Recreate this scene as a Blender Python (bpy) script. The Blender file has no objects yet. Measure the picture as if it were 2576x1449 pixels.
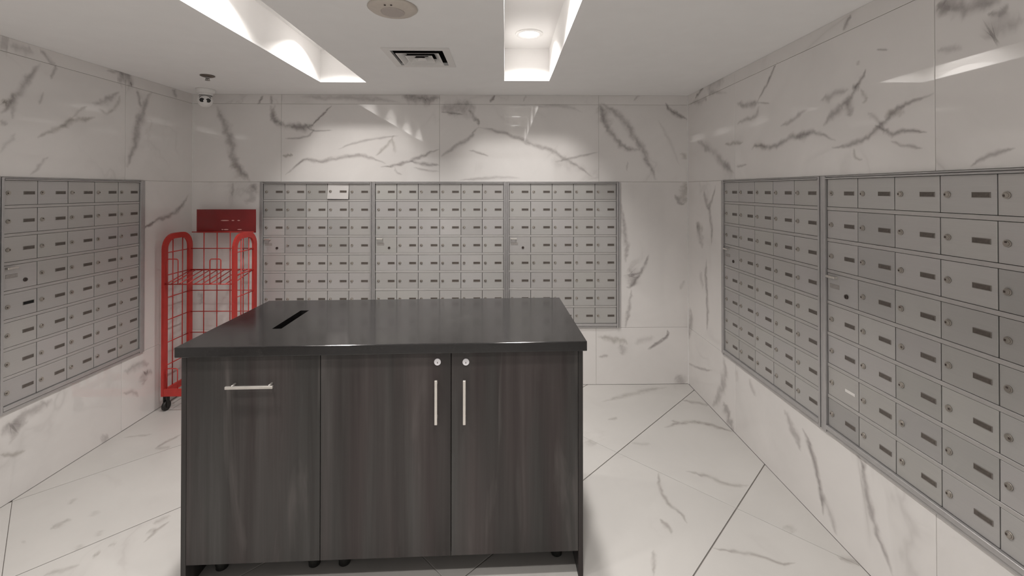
import bpy, bmesh, math, random
from mathutils import Vector, Matrix

# ------------------------------------------------------------------ camera, world, exposure
scn = bpy.context.scene
COL = scn.collection
random.seed(7)

cam_data = bpy.data.cameras.new('camera')
cam_data.sensor_fit = 'HORIZONTAL'
cam_data.sensor_width = 36.0
cam_data.lens = 36.0 * 1113.98 / 2576.0
cam_data.shift_x = 0.0
cam_data.shift_y = -254.5 / 2576.0
cam_data.clip_start = 0.02
camera = bpy.data.objects.new('camera', cam_data)
camera.location = (0.0, 0.0, 1.47)
camera.rotation_euler = (math.pi / 2 + 0.0068, 0.0, -0.0163)
COL.objects.link(camera)
scn.camera = camera

world = bpy.data.worlds.new('world')
scn.world = world
world.use_nodes = True
world.node_tree.nodes['Background'].inputs[0].default_value = (1.0, 0.955, 0.915, 1)
world.node_tree.nodes['Background'].inputs[1].default_value = 0.85      # added fill light, let in by the opening behind the camera

scn.view_settings.view_transform = 'Standard'
scn.view_settings.look = 'None'
scn.view_settings.gamma = 1.0
scn.view_settings.use_curve_mapping = False
scn.view_settings.exposure = -0.23
scn.cycles.max_bounces = 14
scn.cycles.diffuse_bounces = 7
scn.cycles.glossy_bounces = 5
scn.cycles.transparent_max_bounces = 12
scn.cycles.caustics_reflective = False
scn.cycles.caustics_refractive = False
scn.cycles.sample_clamp_indirect = 4.0

LAMP_POWER = 11.2           # watts of each recessed downlight
LAMP_COLOUR = (1.0, 0.955, 0.915)

# ------------------------------------------------------------------ the room's measures (metres)
XL, XR, YB, YF = -2.331, 1.393, 3.343, -1.9
HC = 2.186                  # ceiling
HU = 2.400                  # top of the light coffers
BANK_BOTTOM, BANK_TOP = 0.429, 1.530

# ------------------------------------------------------------------ small mesh helpers
class MB:
    """collects shapes, then links them as ONE mesh object"""
    def __init__(self):
        self.bm = bmesh.new()
        self.mi = 0
    def _faces(self, faces):
        for f in faces:
            f.material_index = self.mi
    def box(self, x0, x1, y0, y1, z0, z1, chamfer=0.0, seg=1):
        r = bmesh.ops.create_cube(self.bm, size=1.0)
        vs = r['verts']
        for v in vs:
            v.co = Vector((x0 + (v.co.x + .5) * (x1 - x0), y0 + (v.co.y + .5) * (y1 - y0), z0 + (v.co.z + .5) * (z1 - z0)))
        fs = set(f for v in vs for f in v.link_faces)
        if chamfer > 0:
            es = list(set(e for v in vs for e in v.link_edges))
            b = bmesh.ops.bevel(self.bm, geom=es, offset=chamfer, segments=seg, affect='EDGES', profile=.5)
            fs = set(b['faces']) | set(f for f in fs if f.is_valid)
        self._faces(fs)
        return self
    def cyl(self, p0, p1, r0, r1=None, n=16, caps=True):
        r1 = r0 if r1 is None else r1
        p0, p1 = Vector(p0), Vector(p1)
        d = p1 - p0
        m = Matrix.Translation((p0 + p1) / 2) @ d.to_track_quat('Z', 'Y').to_matrix().to_4x4()
        r = bmesh.ops.create_cone(self.bm, cap_ends=caps, segments=n, radius1=r0, radius2=r1, depth=d.length, matrix=m)
        fs = set(f for v in r['verts'] for f in v.link_faces)
        self._faces(fs)
        for f in fs:
            if len(f.verts) == 4: f.smooth = True
        return self
    def sphere(self, c, r, u=20, v=12, sc=(1, 1, 1)):
        m = Matrix.Translation(c) @ Matrix.Diagonal((sc[0], sc[1], sc[2], 1))
        q = bmesh.ops.create_uvsphere(self.bm, u_segments=u, v_segments=v, radius=r, matrix=m)
        fs = set(f for w in q['verts'] for f in w.link_faces)
        self._faces(fs)
        for f in fs: f.smooth = True
        return self
    def lathe(self, prof, n=32, c=(0, 0, 0), smooth=True):
        rings = []
        for r, z in prof:
            if r < 1e-6:
                rings.append([self.bm.verts.new((c[0], c[1], c[2] + z))])
            else:
                rings.append([self.bm.verts.new((c[0] + r * math.cos(2 * math.pi * k / n), c[1] + r * math.sin(2 * math.pi * k / n), c[2] + z)) for k in range(n)])
        for a, b in zip(rings, rings[1:]):
            for k in range(n):
                k2 = (k + 1) % n
                if len(a) == 1 and len(b) == 1: continue
                if len(a) == 1: f = self.bm.faces.new((a[0], b[k], b[k2]))
                elif len(b) == 1: f = self.bm.faces.new((a[k], b[0], a[k2]))
                else: f = self.bm.faces.new((a[k], b[k], b[k2], a[k2]))
                f.material_index = self.mi; f.smooth = smooth
        return self
    def tube(self, pts, r, n=6):
        """round rod swept along a polyline"""
        pts = [Vector(p) for p in pts]
        rings = []
        up = None
        for i, p in enumerate(pts):
            d = ((pts[min(i + 1, len(pts) - 1)] - p).normalized() + (p - pts[max(i - 1, 0)]).normalized())
            d.normalize()
            if up is None:
                up = d.orthogonal().normalized()
            up = (up - d * up.dot(d)).normalized()
            s = d.cross(up)
            rings.append([self.bm.verts.new(p + (up * math.cos(2 * math.pi * k / n) + s * math.sin(2 * math.pi * k / n)) * r) for k in range(n)])
        for a, b in zip(rings, rings[1:]):
            for k in range(n):
                f = self.bm.faces.new((a[k], a[(k + 1) % n], b[(k + 1) % n], b[k]))
                f.material_index = self.mi; f.smooth = True
        for cap in (rings[0][::-1], rings[-1]):
            f = self.bm.faces.new(cap); f.material_index = self.mi
        return self
    def sweep_rect(self, pts, nrm, w, t):
        """flat bar: polyline in a plane with normal nrm; w in the plane, t across it"""
        pts = [Vector(p) for p in pts]; nrm = Vector(nrm).normalized()
        rings = []
        for i, p in enumerate(pts):
            a = (p - pts[i - 1]).normalized() if i else None
            b = (pts[i + 1] - p).normalized() if i < len(pts) - 1 else None
            d = ((a or b) + (b or a)).normalized()
            s = nrm.cross(d)
            k = 1.0 / max(.5, d.dot(b or a))
            rings.append([self.bm.verts.new(p + s * sx * w / 2 * k + nrm * sy * t / 2) for sx, sy in ((-1, -1), (1, -1), (1, 1), (-1, 1))])
        for a, b in zip(rings, rings[1:]):
            for k in range(4):
                f = self.bm.faces.new((a[k], a[(k + 1) % 4], b[(k + 1) % 4], b[k])); f.material_index = self.mi
        for cap in (rings[0][::-1], rings[-1]):
            f = self.bm.faces.new(cap); f.material_index = self.mi
        return self
    def mesh(self, name, *mats):
        bmesh.ops.recalc_face_normals(self.bm, faces=self.bm.faces[:])
        me = bpy.data.meshes.new(name)
        self.bm.to_mesh(me); self.bm.free()
        for m in mats: me.materials.append(m)
        return me
    def build(self, name, mats, parent=None, loc=(0, 0, 0), rot=(0, 0, 0)):
        mats = mats if isinstance(mats, (list, tuple)) else [mats]
        return link(name, self.mesh(name, *mats), parent, loc, rot)

def link(name, me, parent=None, loc=(0, 0, 0), rot=(0, 0, 0)):
    o = bpy.data.objects.new(name, me)
    COL.objects.link(o)
    o.location = loc; o.rotation_euler = rot
    if parent: o.parent = parent
    return o

def tag(o, label=None, cat=None, group=None, kind=None):
    if label: o['label'] = label
    if cat: o['category'] = cat
    if group: o['group'] = group
    if kind: o['kind'] = kind
    return o

def thing(name, label, cat, loc=(0, 0, 0), rz=0.0, group=None):
    o = bpy.data.objects.new(name, None)
    o.empty_display_size = .1
    COL.objects.link(o)
    o.location = loc; o.rotation_euler = (0, 0, rz)
    return tag(o, label, cat, group)

# ------------------------------------------------------------------ materials
def new_mat(name):
    m = bpy.data.materials.new(name); m.use_nodes = True
    nt = m.node_tree
    return m, nt, nt.nodes['Principled BSDF']

def N(nt, typ, **kw):
    n = nt.nodes.new(typ)
    for k, v in kw.items(): setattr(n, k, v)
    return n

def ramp(nt, fac, stops):
    r = N(nt, 'ShaderNodeValToRGB')
    el = r.color_ramp.elements
    while len(el) < len(stops): el.new(.5)
    for e, (p, c) in zip(el, stops):
        e.position = p; e.color = (c[0], c[1], c[2], 1) if isinstance(c, (tuple, list)) else (c, c, c, 1)
    nt.links.new(fac, r.inputs[0])
    return r.outputs[0]

def noise(nt, vec, scale, detail=4, rough=.55, dist=0.0):
    n = N(nt, 'ShaderNodeTexNoise'); n.inputs['Scale'].default_value = scale; n.inputs['Detail'].default_value = detail
    n.inputs['Roughness'].default_value = rough; n.inputs['Distortion'].default_value = dist
    if vec is not None: nt.links.new(vec, n.inputs['Vector'])
    return n.outputs[0]

def mapping(nt, vec, scale=(1, 1, 1), loc=(0, 0, 0)):
    m = N(nt, 'ShaderNodeMapping'); m.inputs['Scale'].default_value = scale; m.inputs['Location'].default_value = loc
    nt.links.new(vec, m.inputs['Vector'])
    return m.outputs[0]

def mixc(nt, fac, a, b):
    m = N(nt, 'ShaderNodeMix', data_type='RGBA')
    for s, v in ((m.inputs[0], fac), (m.inputs[6], a), (m.inputs[7], b)):
        if hasattr(v, 'is_output') or isinstance(v, bpy.types.NodeSocket): nt.links.new(v, s)
        else: s.default_value = v if isinstance(v, float) else (v[0], v[1], v[2], 1)
    return m.outputs[2]

def mathn(nt, op, a, b=None, c=None):
    m = N(nt, 'ShaderNodeMath', operation=op)
    for i, v in enumerate((a, b, c)):
        if v is None: continue
        if isinstance(v, bpy.types.NodeSocket): nt.links.new(v, m.inputs[i])
        else: m.inputs[i].default_value = v
    return m.outputs[0]

def plain(name, col, rough=.5, metal=0.0, spec=.5, grain=0.0, gscale=60.0, coat=0.0):
    m, nt, b = new_mat(name)
    b.inputs['Roughness'].default_value = rough; b.inputs['Metallic'].default_value = metal
    b.inputs['Specular IOR Level'].default_value = spec
    b.inputs['Coat Weight'].default_value = coat
    if grain:
        tc = N(nt, 'ShaderNodeTexCoord')
        f = noise(nt, tc.outputs['Object'], gscale, 5)
        lo = tuple(c * (1 - grain) for c in col); hi = tuple(min(1, c * (1 + grain)) for c in col)
        nt.links.new(ramp(nt, f, [(.3, lo), (.7, hi)]), b.inputs['Base Color'])
    else:
        b.inputs['Base Color'].default_value = (*col, 1)
    return m

def marble(name, base, rough, ior=1.5):
    """polished porcelain with soft clouds and a few hairline veins; each tile shifted by its own random number"""
    m, nt, b = new_mat(name)
    geo = N(nt, 'ShaderNodeNewGeometry'); oi = N(nt, 'ShaderNodeObjectInfo')
    off = N(nt, 'ShaderNodeVectorMath', operation='MULTIPLY_ADD')
    off.inputs[1].default_value = (1, 1, 1)
    comb = N(nt, 'ShaderNodeCombineXYZ')
    r9 = mathn(nt, 'MULTIPLY', oi.outputs['Random'], 37.0)
    for i in range(3): nt.links.new(r9, comb.inputs[i])
    nt.links.new(geo.outputs['Position'], off.inputs[0]); nt.links.new(comb.outputs[0], off.inputs[2])
    vec = off.outputs[0]
    cloud = noise(nt, vec, 1.6, 5, .6, .6)
    c0 = ramp(nt, cloud, [(.32, tuple(c * .93 for c in base)), (.6, base), (.8, tuple(min(1, c * 1.03) for c in base))])
    ridge = noise(nt, vec, 1.1, 5, .5, 1.2)
    d = mathn(nt, 'ABSOLUTE', mathn(nt, 'SUBTRACT', ridge, .5))
    v = ramp(nt, d, [(0.0, 1.0), (.012, .35), (.035, 0.0)])
    gate = ramp(nt, noise(nt, vec, 1.7, 2), [(.52, 0.0), (.7, 1.0)])
    f = mathn(nt, 'MULTIPLY', mathn(nt, 'MULTIPLY', v, gate), .30)
    nt.links.new(mixc(nt, f, c0, (.30, .275, .265)), b.inputs['Base Color'])
    b.inputs['Roughness'].default_value = rough; b.inputs['IOR'].default_value = ior
    return m

def vein_mat(name, cdark, csoft, rough, ior=1.5):
    """inlaid vein: UV.y runs -1..1 across the strip, UV.x along it, attribute 'strength' says how strong"""
    m, nt, b = new_mat(name)
    uv = N(nt, 'ShaderNodeUVMap'); uv.uv_map = 'vein'
    sep = N(nt, 'ShaderNodeSeparateXYZ'); nt.links.new(uv.outputs[0], sep.inputs[0])
    geo = N(nt, 'ShaderNodeNewGeometry')
    n1 = mathn(nt, 'SUBTRACT', noise(nt, geo.outputs['Position'], 22, 5, .6), .5)
    n2 = mathn(nt, 'SUBTRACT', noise(nt, geo.outputs['Position'], 7, 3, .6), .5)
    y = mathn(nt, 'ADD', sep.outputs[1], mathn(nt, 'MULTIPLY_ADD', n1, 1.2, mathn(nt, 'MULTIPLY', n2, .9)))
    ay = mathn(nt, 'ABSOLUTE', y)
    soft = ramp(nt, ay, [(0.0, 1.0), (.25, .72), (.5, .28), (.9, 0.0)])
    # never let the strip's own rim show
    rim = ramp(nt, mathn(nt, 'ABSOLUTE', sep.outputs[1]), [(.6, 1.0), (1.0, 0.0)])
    core = ramp(nt, mathn(nt, 'ABSOLUTE', mathn(nt, 'SUBTRACT', y, .22)), [(0.0, 1.0), (.10, .25), (.2, 0.0)])
    gap = ramp(nt, noise(nt, geo.outputs['Position'], 13, 4, .65), [(.30, .45), (.55, 1.0)])
    at = N(nt, 'ShaderNodeAttribute', attribute_name='strength')
    f = mathn(nt, 'MULTIPLY', mathn(nt, 'MULTIPLY', soft, gap), mathn(nt, 'MULTIPLY', rim, at.outputs['Fac']))
    nt.links.new(mixc(nt, mathn(nt, 'MULTIPLY', core, .5), csoft, cdark), b.inputs['Base Color'])
    nt.links.new(f, b.inputs['Alpha'])
    b.inputs['Roughness'].default_value = rough; b.inputs['IOR'].default_value = ior
    return m

def metal_door(name, base):
    m, nt, b = new_mat(name)
    oi = N(nt, 'ShaderNodeObjectInfo'); tc = N(nt, 'ShaderNodeTexCoord')
    g = noise(nt, mapping(nt, tc.outputs['Object'], (4, 4, 160)), 2.2, 4, .6)
    c = ramp(nt, g, [(.3, tuple(x * .95 for x in base)), (.7, base)])
    mu = N(nt, 'ShaderNodeMix', data_type='RGBA', blend_type='MULTIPLY'); mu.inputs[0].default_value = 1.0
    nt.links.new(c, mu.inputs[6]); nt.links.new(oi.outputs['Color'], mu.inputs[7])
    nt.links.new(mu.outputs[2], b.inputs['Base Color'])
    b.inputs['Metallic'].default_value = .42; b.inputs['Roughness'].default_value = .46
    return m

def wood(name):
    m, nt, b = new_mat(name)
    tc = N(nt, 'ShaderNodeTexCoord'); oi = N(nt, 'ShaderNodeObjectInfo')
    off = N(nt, 'ShaderNodeVectorMath', operation='MULTIPLY_ADD'); off.inputs[1].default_value = (1, 1, 1)
    cb = N(nt, 'ShaderNodeCombineXYZ'); nt.links.new(mathn(nt, 'MULTIPLY', oi.outputs['Random'], 9.0), cb.inputs[0])
    nt.links.new(tc.outputs['Object'], off.inputs[0]); nt.links.new(cb.outputs[0], off.inputs[2])
    v = off.outputs[0]
    broad = noise(nt, mapping(nt, v, (11, 11, .55)), 1.0, 3, .5, .6)
    fine = noise(nt, mapping(nt, v, (75, 75, 2.0)), 1.0, 5, .6, .3)
    streak = noise(nt, mapping(nt, v, (13, 13, 1.3)), 1.0, 3, .55, 1.0)
    hue = noise(nt, mapping(nt, v, (6, 6, .5)), 1.0, 2, .5, .3)
    f = mathn(nt, 'ADD', mathn(nt, 'MULTIPLY', broad, .72), mathn(nt, 'MULTIPLY', fine, .28))
    warm = ramp(nt, f, [(.32, (.016, .010, .0095)), (.5, (.034, .026, .025)), (.70, (.058, .049, .047))])
    cool = ramp(nt, f, [(.32, (.015, .0135, .012)), (.5, (.030, .028, .0265)), (.70, (.055, .053, .051))])
    c = mixc(nt, ramp(nt, hue, [(.42, 0.0), (.58, 1.0)]), warm, cool)
    s = ramp(nt, streak, [(.60, 0.0), (.70, .35), (.80, .8)])
    nt.links.new(mixc(nt, s, c, (.085, .076, .072)), b.inputs['Base Color'])
    b.inputs['Roughness'].default_value = .5
    bp = N(nt, 'ShaderNodeBump'); bp.inputs['Strength'].default_value = .05; bp.inputs['Distance'].default_value = .002
    nt.links.new(fine, bp.inputs['Height']); nt.links.new(bp.outputs[0], b.inputs['Normal'])
    return m

def quartz(name):
    m, nt, b = new_mat(name)
    tc = N(nt, 'ShaderNodeTexCoord')
    sp = noise(nt, tc.outputs['Object'], 260, 2, .5)
    du = noise(nt, tc.outputs['Object'], 6, 6, .7, .4)
    c = ramp(nt, sp, [(.45, (.008, .0075, .0078)), (.72, (.020, .018, .018))])
    d = ramp(nt, du, [(.60, 0.0), (.80, .10)])
    nt.links.new(mixc(nt, d, c, (.22, .21, .2)), b.inputs['Base Color'])
    b.inputs['IOR'].default_value = 1.62
    nt.links.new(ramp(nt, du, [(.3, .085), (.8, .16)]), b.inputs['Roughness'])
    return m

def emitter(name, col, strength):
    m, nt, b = new_mat(name)
    b.inputs['Base Color'].default_value = (.9, .9, .9, 1)
    tc = N(nt, 'ShaderNodeTexCoord')
    vor = N(nt, 'ShaderNodeTexVoronoi'); vor.inputs['Scale'].default_value = 90
    nt.links.new(tc.outputs['Object'], vor.inputs['Vector'])
    e = ramp(nt, vor.outputs['Distance'], [(0.0, col), (1.0, tuple(c * .75 for c in col))])
    nt.links.new(e, b.inputs['Emission Color'])
    b.inputs['Emission Strength'].default_value = strength
    return m

WALL_BASE = (.75, .73, .715)
M = {
    'marble_wall': marble('polished_marble_porcelain', WALL_BASE, .022, 1.78),
    'marble_floor': marble('satin_marble_porcelain', (.50, .487, .468), .34),
    'vein_grey': vein_mat('grey_marble_vein', (.13, .115, .11), (.36, .325, .32), .022, 1.78),
    'vein_olive': vein_mat('olive_marble_vein', (.17, .15, .12), (.42, .385, .34), .022, 1.78),
    'vein_floor': vein_mat('floor_marble_vein', (.15, .13, .12), (.40, .365, .34), .34),
    'grout': plain('grey_grout', (.42, .40, .38), .85, grain=.08),
    'grout_dark': plain('dark_grout', (.16, .145, .135), .85, grain=.08),
    'paint': plain('white_ceiling_paint', (.90, .90, .90), .75, grain=.012, gscale=9),
    'paint_cove': plain('white_coffer_paint', (.85, .84, .83), .7, grain=.01, gscale=9),
    'door': metal_door('silver_mailbox_paint', (.50, .49, .48)),
    'alu': plain('anodised_aluminium', (.46, .45, .45), .38, .55, grain=.05, gscale=30),
    'rail': plain('silver_rail', (.47, .455, .445), .42, .35, grain=.04, gscale=30),
    'gap': plain('dark_recess', (.02, .018, .017), .8, grain=.1),
    'slot': plain('smoked_plastic_window', (.090, .076, .066), .3, grain=.3, gscale=120),
    'slot_rim': plain('grey_plastic_rim', (.20, .18, .165), .4, grain=.1),
    'slot_white': plain('white_empty_card_frame', (.78, .76, .74), .5, grain=.05),
    'black_hole': plain('black_opening', (.004, .004, .004), .9, grain=.1),
    'lock': plain('nickel_lock', (.40, .37, .335), .34, .75, grain=.08),
    'key': plain('keyway', (.05, .035, .03), .6, grain=.1),
    'chrome': plain('brushed_nickel', (.68, .65, .61), .3, .75, grain=.05),
    'plate': plain('worn_number_plate', (.33, .31, .295), .5, .3, grain=.15, gscale=150),
    'wood': wood('dark_wood_laminate'),
    'quartz': quartz('black_quartz'),
    'white_lock': plain('satin_white_lock', (.74, .73, .76), .35, .2, grain=.04),
    'black_plastic': plain('black_plastic', (.012, .012, .011), .5, grain=.2),
    'red': plain('red_enamel', (.43, .026, .020), .38, grain=.1, gscale=14, coat=.15),
    'red_panel': plain('dark_red_sheet', (.19, .014, .015), .24, grain=.08, gscale=10, coat=.3),
    'panel_mark': plain('pale_panel_mark', (.72, .42, .38), .5, grain=.1),
    'white_plastic': plain('white_plastic', (.78, .77, .76), .4, grain=.02),
    'beige_plastic': plain('aged_beige_plastic', (.58, .525, .47), .5, grain=.03),
    'beige_grille': plain('beige_grille', (.47, .42, .39), .65, grain=.12, gscale=400),
    'brass': plain('dull_sprinkler_metal', (.17, .14, .12), .4, .7, grain=.1),
    'lens': emitter('lit_lens', (1.0, .97, .95), 3.2),
    'lens_black': plain('black_glass', (.006, .006, .006), .12, grain=.2),
}

# ------------------------------------------------------------------ marble veins (wall or floor metres: u, v, half width)
VEINS_BACK = [
 (0.6,0,[(-1.852,2.109,0.0067),(-1.828,2.15,0.0067),(-1.808,2.177,0.0067)]),
 (0.45,0,[(-1.748,2.177,0.008),(-1.747,2.11,0.008)]),
 (0.5,0,[(-1.721,2.107,0.0173),(-1.734,2.036,0.0173),(-1.708,1.982,0.0173),(-1.668,1.953,0.0174),(-1.561,1.94,0.0175),(-1.481,1.943,0.0175),(-1.441,1.956,0.0175)]),
 (0.45,0,[(-1.601,1.945,0.0201),(-1.494,1.94,0.0202),(-1.428,1.949,0.0202)]),
 (0.75,0,[(-1.448,1.949,0.006),(-1.401,2.003,0.006),(-1.348,2.057,0.006),(-1.297,2.104,0.006)]),
 (0.4,0,[(-1.481,1.936,0.0054),(-1.428,1.913,0.0054),(-1.294,1.916,0.0054)]),
 (0.45,0,[(-1.428,1.929,0.0067),(-1.481,1.869,0.0067),(-1.647,1.855,0.0067)]),
 (0.55,1,[(-1.667,1.727,0.0094),(-1.627,1.725,0.0094),(-1.584,1.727,0.0094)]),
 (0.3,0,[(-1.507,1.694,0.0047),(-1.593,1.627,0.0047),(-1.646,1.58,0.0047)]),
 (0.5,0,[(-1.593,1.627,0.0107),(-1.507,1.694,0.0107),(-1.4,1.681,0.0107),(-1.267,1.708,0.0108),(-1.107,1.728,0.0108),(-1.0,1.708,0.0108),(-0.892,1.668,0.0108)]),
 (0.35,0,[(-1.254,1.775,0.0074),(-1.134,1.822,0.0074),(-0.973,1.856,0.0074),(-0.799,1.877,0.0074)]),
 (0.4,1,[(-0.973,1.728,0.0094),(-0.879,1.809,0.0094),(-0.832,1.879,0.0094)]),
 (0.3,1,[(-0.839,1.85,0.0121),(-0.832,1.742,0.0121)]),
 (0.6,0,[(-0.933,1.641,0.0094),(-0.812,1.661,0.0094),(-0.691,1.695,0.0094),(-0.597,1.736,0.0094),(-0.49,1.776,0.0094)]),
 (0.55,0,[(-0.711,1.691,0.0094),(-0.651,1.672,0.0094),(-0.49,1.655,0.0094)]),
 (0.3,0,[(-0.825,1.641,0.006),(-0.819,1.607,0.006),(-0.772,1.583,0.0061)]),
 (0.35,0,[(-0.691,1.641,0.0067),(-0.57,1.614,0.0067),(-0.49,1.608,0.0067)]),
 (0.65,0,[(-0.779,2.174,0.0283),(-0.692,2.158,0.0284),(-0.598,2.153,0.0284),(-0.488,2.15,0.0284)]),
 (0.3,0,[(-1.535,2.171,0.0148),(-1.335,2.161,0.0148),(-1.068,2.159,0.0148),(-0.786,2.126,0.0148)]),
 (0.5,0,[(-0.482,2.087,0.0378),(-0.329,2.083,0.0379),(-0.214,2.081,0.0379)]),
 (0.7,0,[(-0.275,2.074,0.0108),(-0.214,2.0,0.0108),(-0.198,1.952,0.0108)]),
 (0.5,0,[(-0.482,2.057,0.0047),(-0.396,2.051,0.0047),(-0.315,2.037,0.0047)]),
 (0.45,0,[(-0.2,1.946,0.0108),(-0.261,1.864,0.0108),(-0.355,1.803,0.0108),(-0.482,1.722,0.0108)]),
 (0.45,0,[(-0.274,1.77,0.0061),(-0.193,1.75,0.0061),(-0.119,1.723,0.0061)]),
 (0.5,0,[(-0.2,1.943,0.0115),(-0.058,1.912,0.0115),(0.104,1.858,0.0115),(0.239,1.804,0.0115),(0.375,1.757,0.0115),(0.443,1.71,0.0115),(0.551,1.649,0.0115),(0.66,1.568,0.0115)]),
 (0.4,0,[(0.382,1.683,0.0081),(0.524,1.717,0.0081),(0.708,1.755,0.0081)]),
 (0.3,0,[(-0.355,1.544,0.0094),(-0.058,1.567,0.0095),(0.117,1.557,0.0095)]),
 (0.15,0,[(0.348,1.703,0.0407),(0.483,1.662,0.0407),(0.619,1.608,0.0407)]),
 (0.75,0,[(-0.115,2.129,0.0074),(-0.072,2.187,0.0074)]),
 (0.4,0,[(0.138,2.136,0.0061),(0.165,2.188,0.0061)]),
 (0.25,0,[(0.212,2.096,0.0095),(0.416,2.11,0.0095),(0.592,2.056,0.0095)]),
 (0.55,0,[(0.719,2.131,0.0177),(0.756,2.002,0.0177),(0.796,1.921,0.0177),(0.864,1.826,0.0177),(0.933,1.778,0.0177),(1.028,1.779,0.0177)]),
 (0.5,0,[(0.729,2.127,0.0184),(0.838,2.057,0.0184),(0.919,1.975,0.0184),(0.987,1.867,0.0184),(1.055,1.772,0.0184),(1.096,1.649,0.0184),(1.144,1.544,0.0184)]),
 (0.35,0,[(0.722,2.111,0.0341),(0.763,2.016,0.0341),(0.783,1.934,0.0341)]),
 (0.65,0,[(1.22,2.133,0.0123),(1.261,2.072,0.0123),(1.33,2.031,0.0123),(1.391,2.001,0.0123)]),
 (0.35,1,[(1.363,1.759,0.0178),(1.373,1.697,0.0178)]),
 (0.25,0,[(0.932,1.69,0.0048),(0.925,1.609,0.0048)]),
 (0.4,0,[(0.974,2.146,0.0082),(1.029,2.2,0.0082)]),
 (0.4,0,[(0.865,2.186,0.0082),(1.002,2.191,0.0082)]),
 (0.15,0,[(1.165,2.003,0.0096),(1.247,1.84,0.0096),(1.329,1.65,0.0096)]),
 (0.5,0,[(-2.152,2.1,0.0226),(-2.107,1.996,0.0226),(-2.058,1.867,0.0226),(-2.037,1.718,0.0226),(-1.988,1.629,0.0226),(-1.904,1.532,0.0227)]),
 (0.25,1,[(-2.037,1.698,0.0295),(-1.988,1.609,0.0295),(-1.938,1.54,0.0295)]),
 (0.4,0,[(-1.753,2.107,0.0148),(-1.733,2.027,0.0148),(-1.674,1.958,0.0148)]),
 (0.35,0,[(-2.028,1.526,0.0091),(-2.038,1.419,0.0091)]),
 (0.3,0,[(-1.856,1.519,0.0275),(-1.91,1.415,0.0275),(-1.936,1.36,0.0275)]),
 (0.3,0,[(-1.892,1.515,0.0165),(-1.87,1.46,0.0165)]),
 (0.3,0,[(-2.282,0.716,0.0147),(-2.265,0.671,0.0147),(-2.276,0.614,0.0147)]),
 (0.3,0,[(-1.881,1.116,0.0172),(-1.937,1.048,0.0171),(-1.982,0.922,0.0171)]),
 (0.5,0,[(0.88,1.366,0.0158),(0.892,1.185,0.0157),(0.916,1.065,0.0157),(0.912,0.92,0.0157)]),
 (0.55,0,[(1.094,0.98,0.0109),(1.055,0.884,0.0109),(1.006,0.811,0.0109),(0.946,0.733,0.0109),(0.919,0.737,0.0108)]),
 (0.35,0,[(0.928,0.872,0.0362),(0.97,0.836,0.0363),(0.946,0.739,0.0363)]),
 (0.45,0,[(0.958,0.715,0.0109),(0.945,0.607,0.0109),(0.921,0.499,0.0109),(0.911,0.424,0.0109)]),
 (0.15,0,[(0.958,0.932,0.0362),(0.994,0.896,0.0362)]),
 (0.4,1,[(1.376,1.529,0.0243),(1.36,1.426,0.0243),(1.374,1.366,0.0243)]),
 (0.5,0,[(1.293,1.438,0.0134),(1.329,1.384,0.0134),(1.366,1.356,0.0133)]),
 (0.3,0,[(1.373,0.784,0.0085),(1.322,0.714,0.0085)]),
 (0.5,0,[(1.236,0.413,0.0073),(1.224,0.359,0.0073),(1.163,0.317,0.0072),(1.078,0.264,0.0072)]),
 (0.4,1,[(0.706,0.367,0.0161),(0.814,0.337,0.0161),(0.895,0.326,0.0161),(0.929,0.299,0.0161)]),
 (0.5,0,[(1.084,0.26,0.0081),(1.193,0.331,0.0081),(1.241,0.378,0.0081),(1.227,0.407,0.0081)]),
 (0.3,0,[(0.908,0.299,0.0203),(0.881,0.218,0.0203)]),
 (0.35,0,[(0.706,0.213,0.0094),(0.787,0.209,0.0094)]),
 (0.2,0,[(0.976,0.312,0.0202),(1.139,0.351,0.0202)]),
 (0.4,0,[(1.294,0.068,0.0269),(1.382,-0.011,0.027)]),
]
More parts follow.
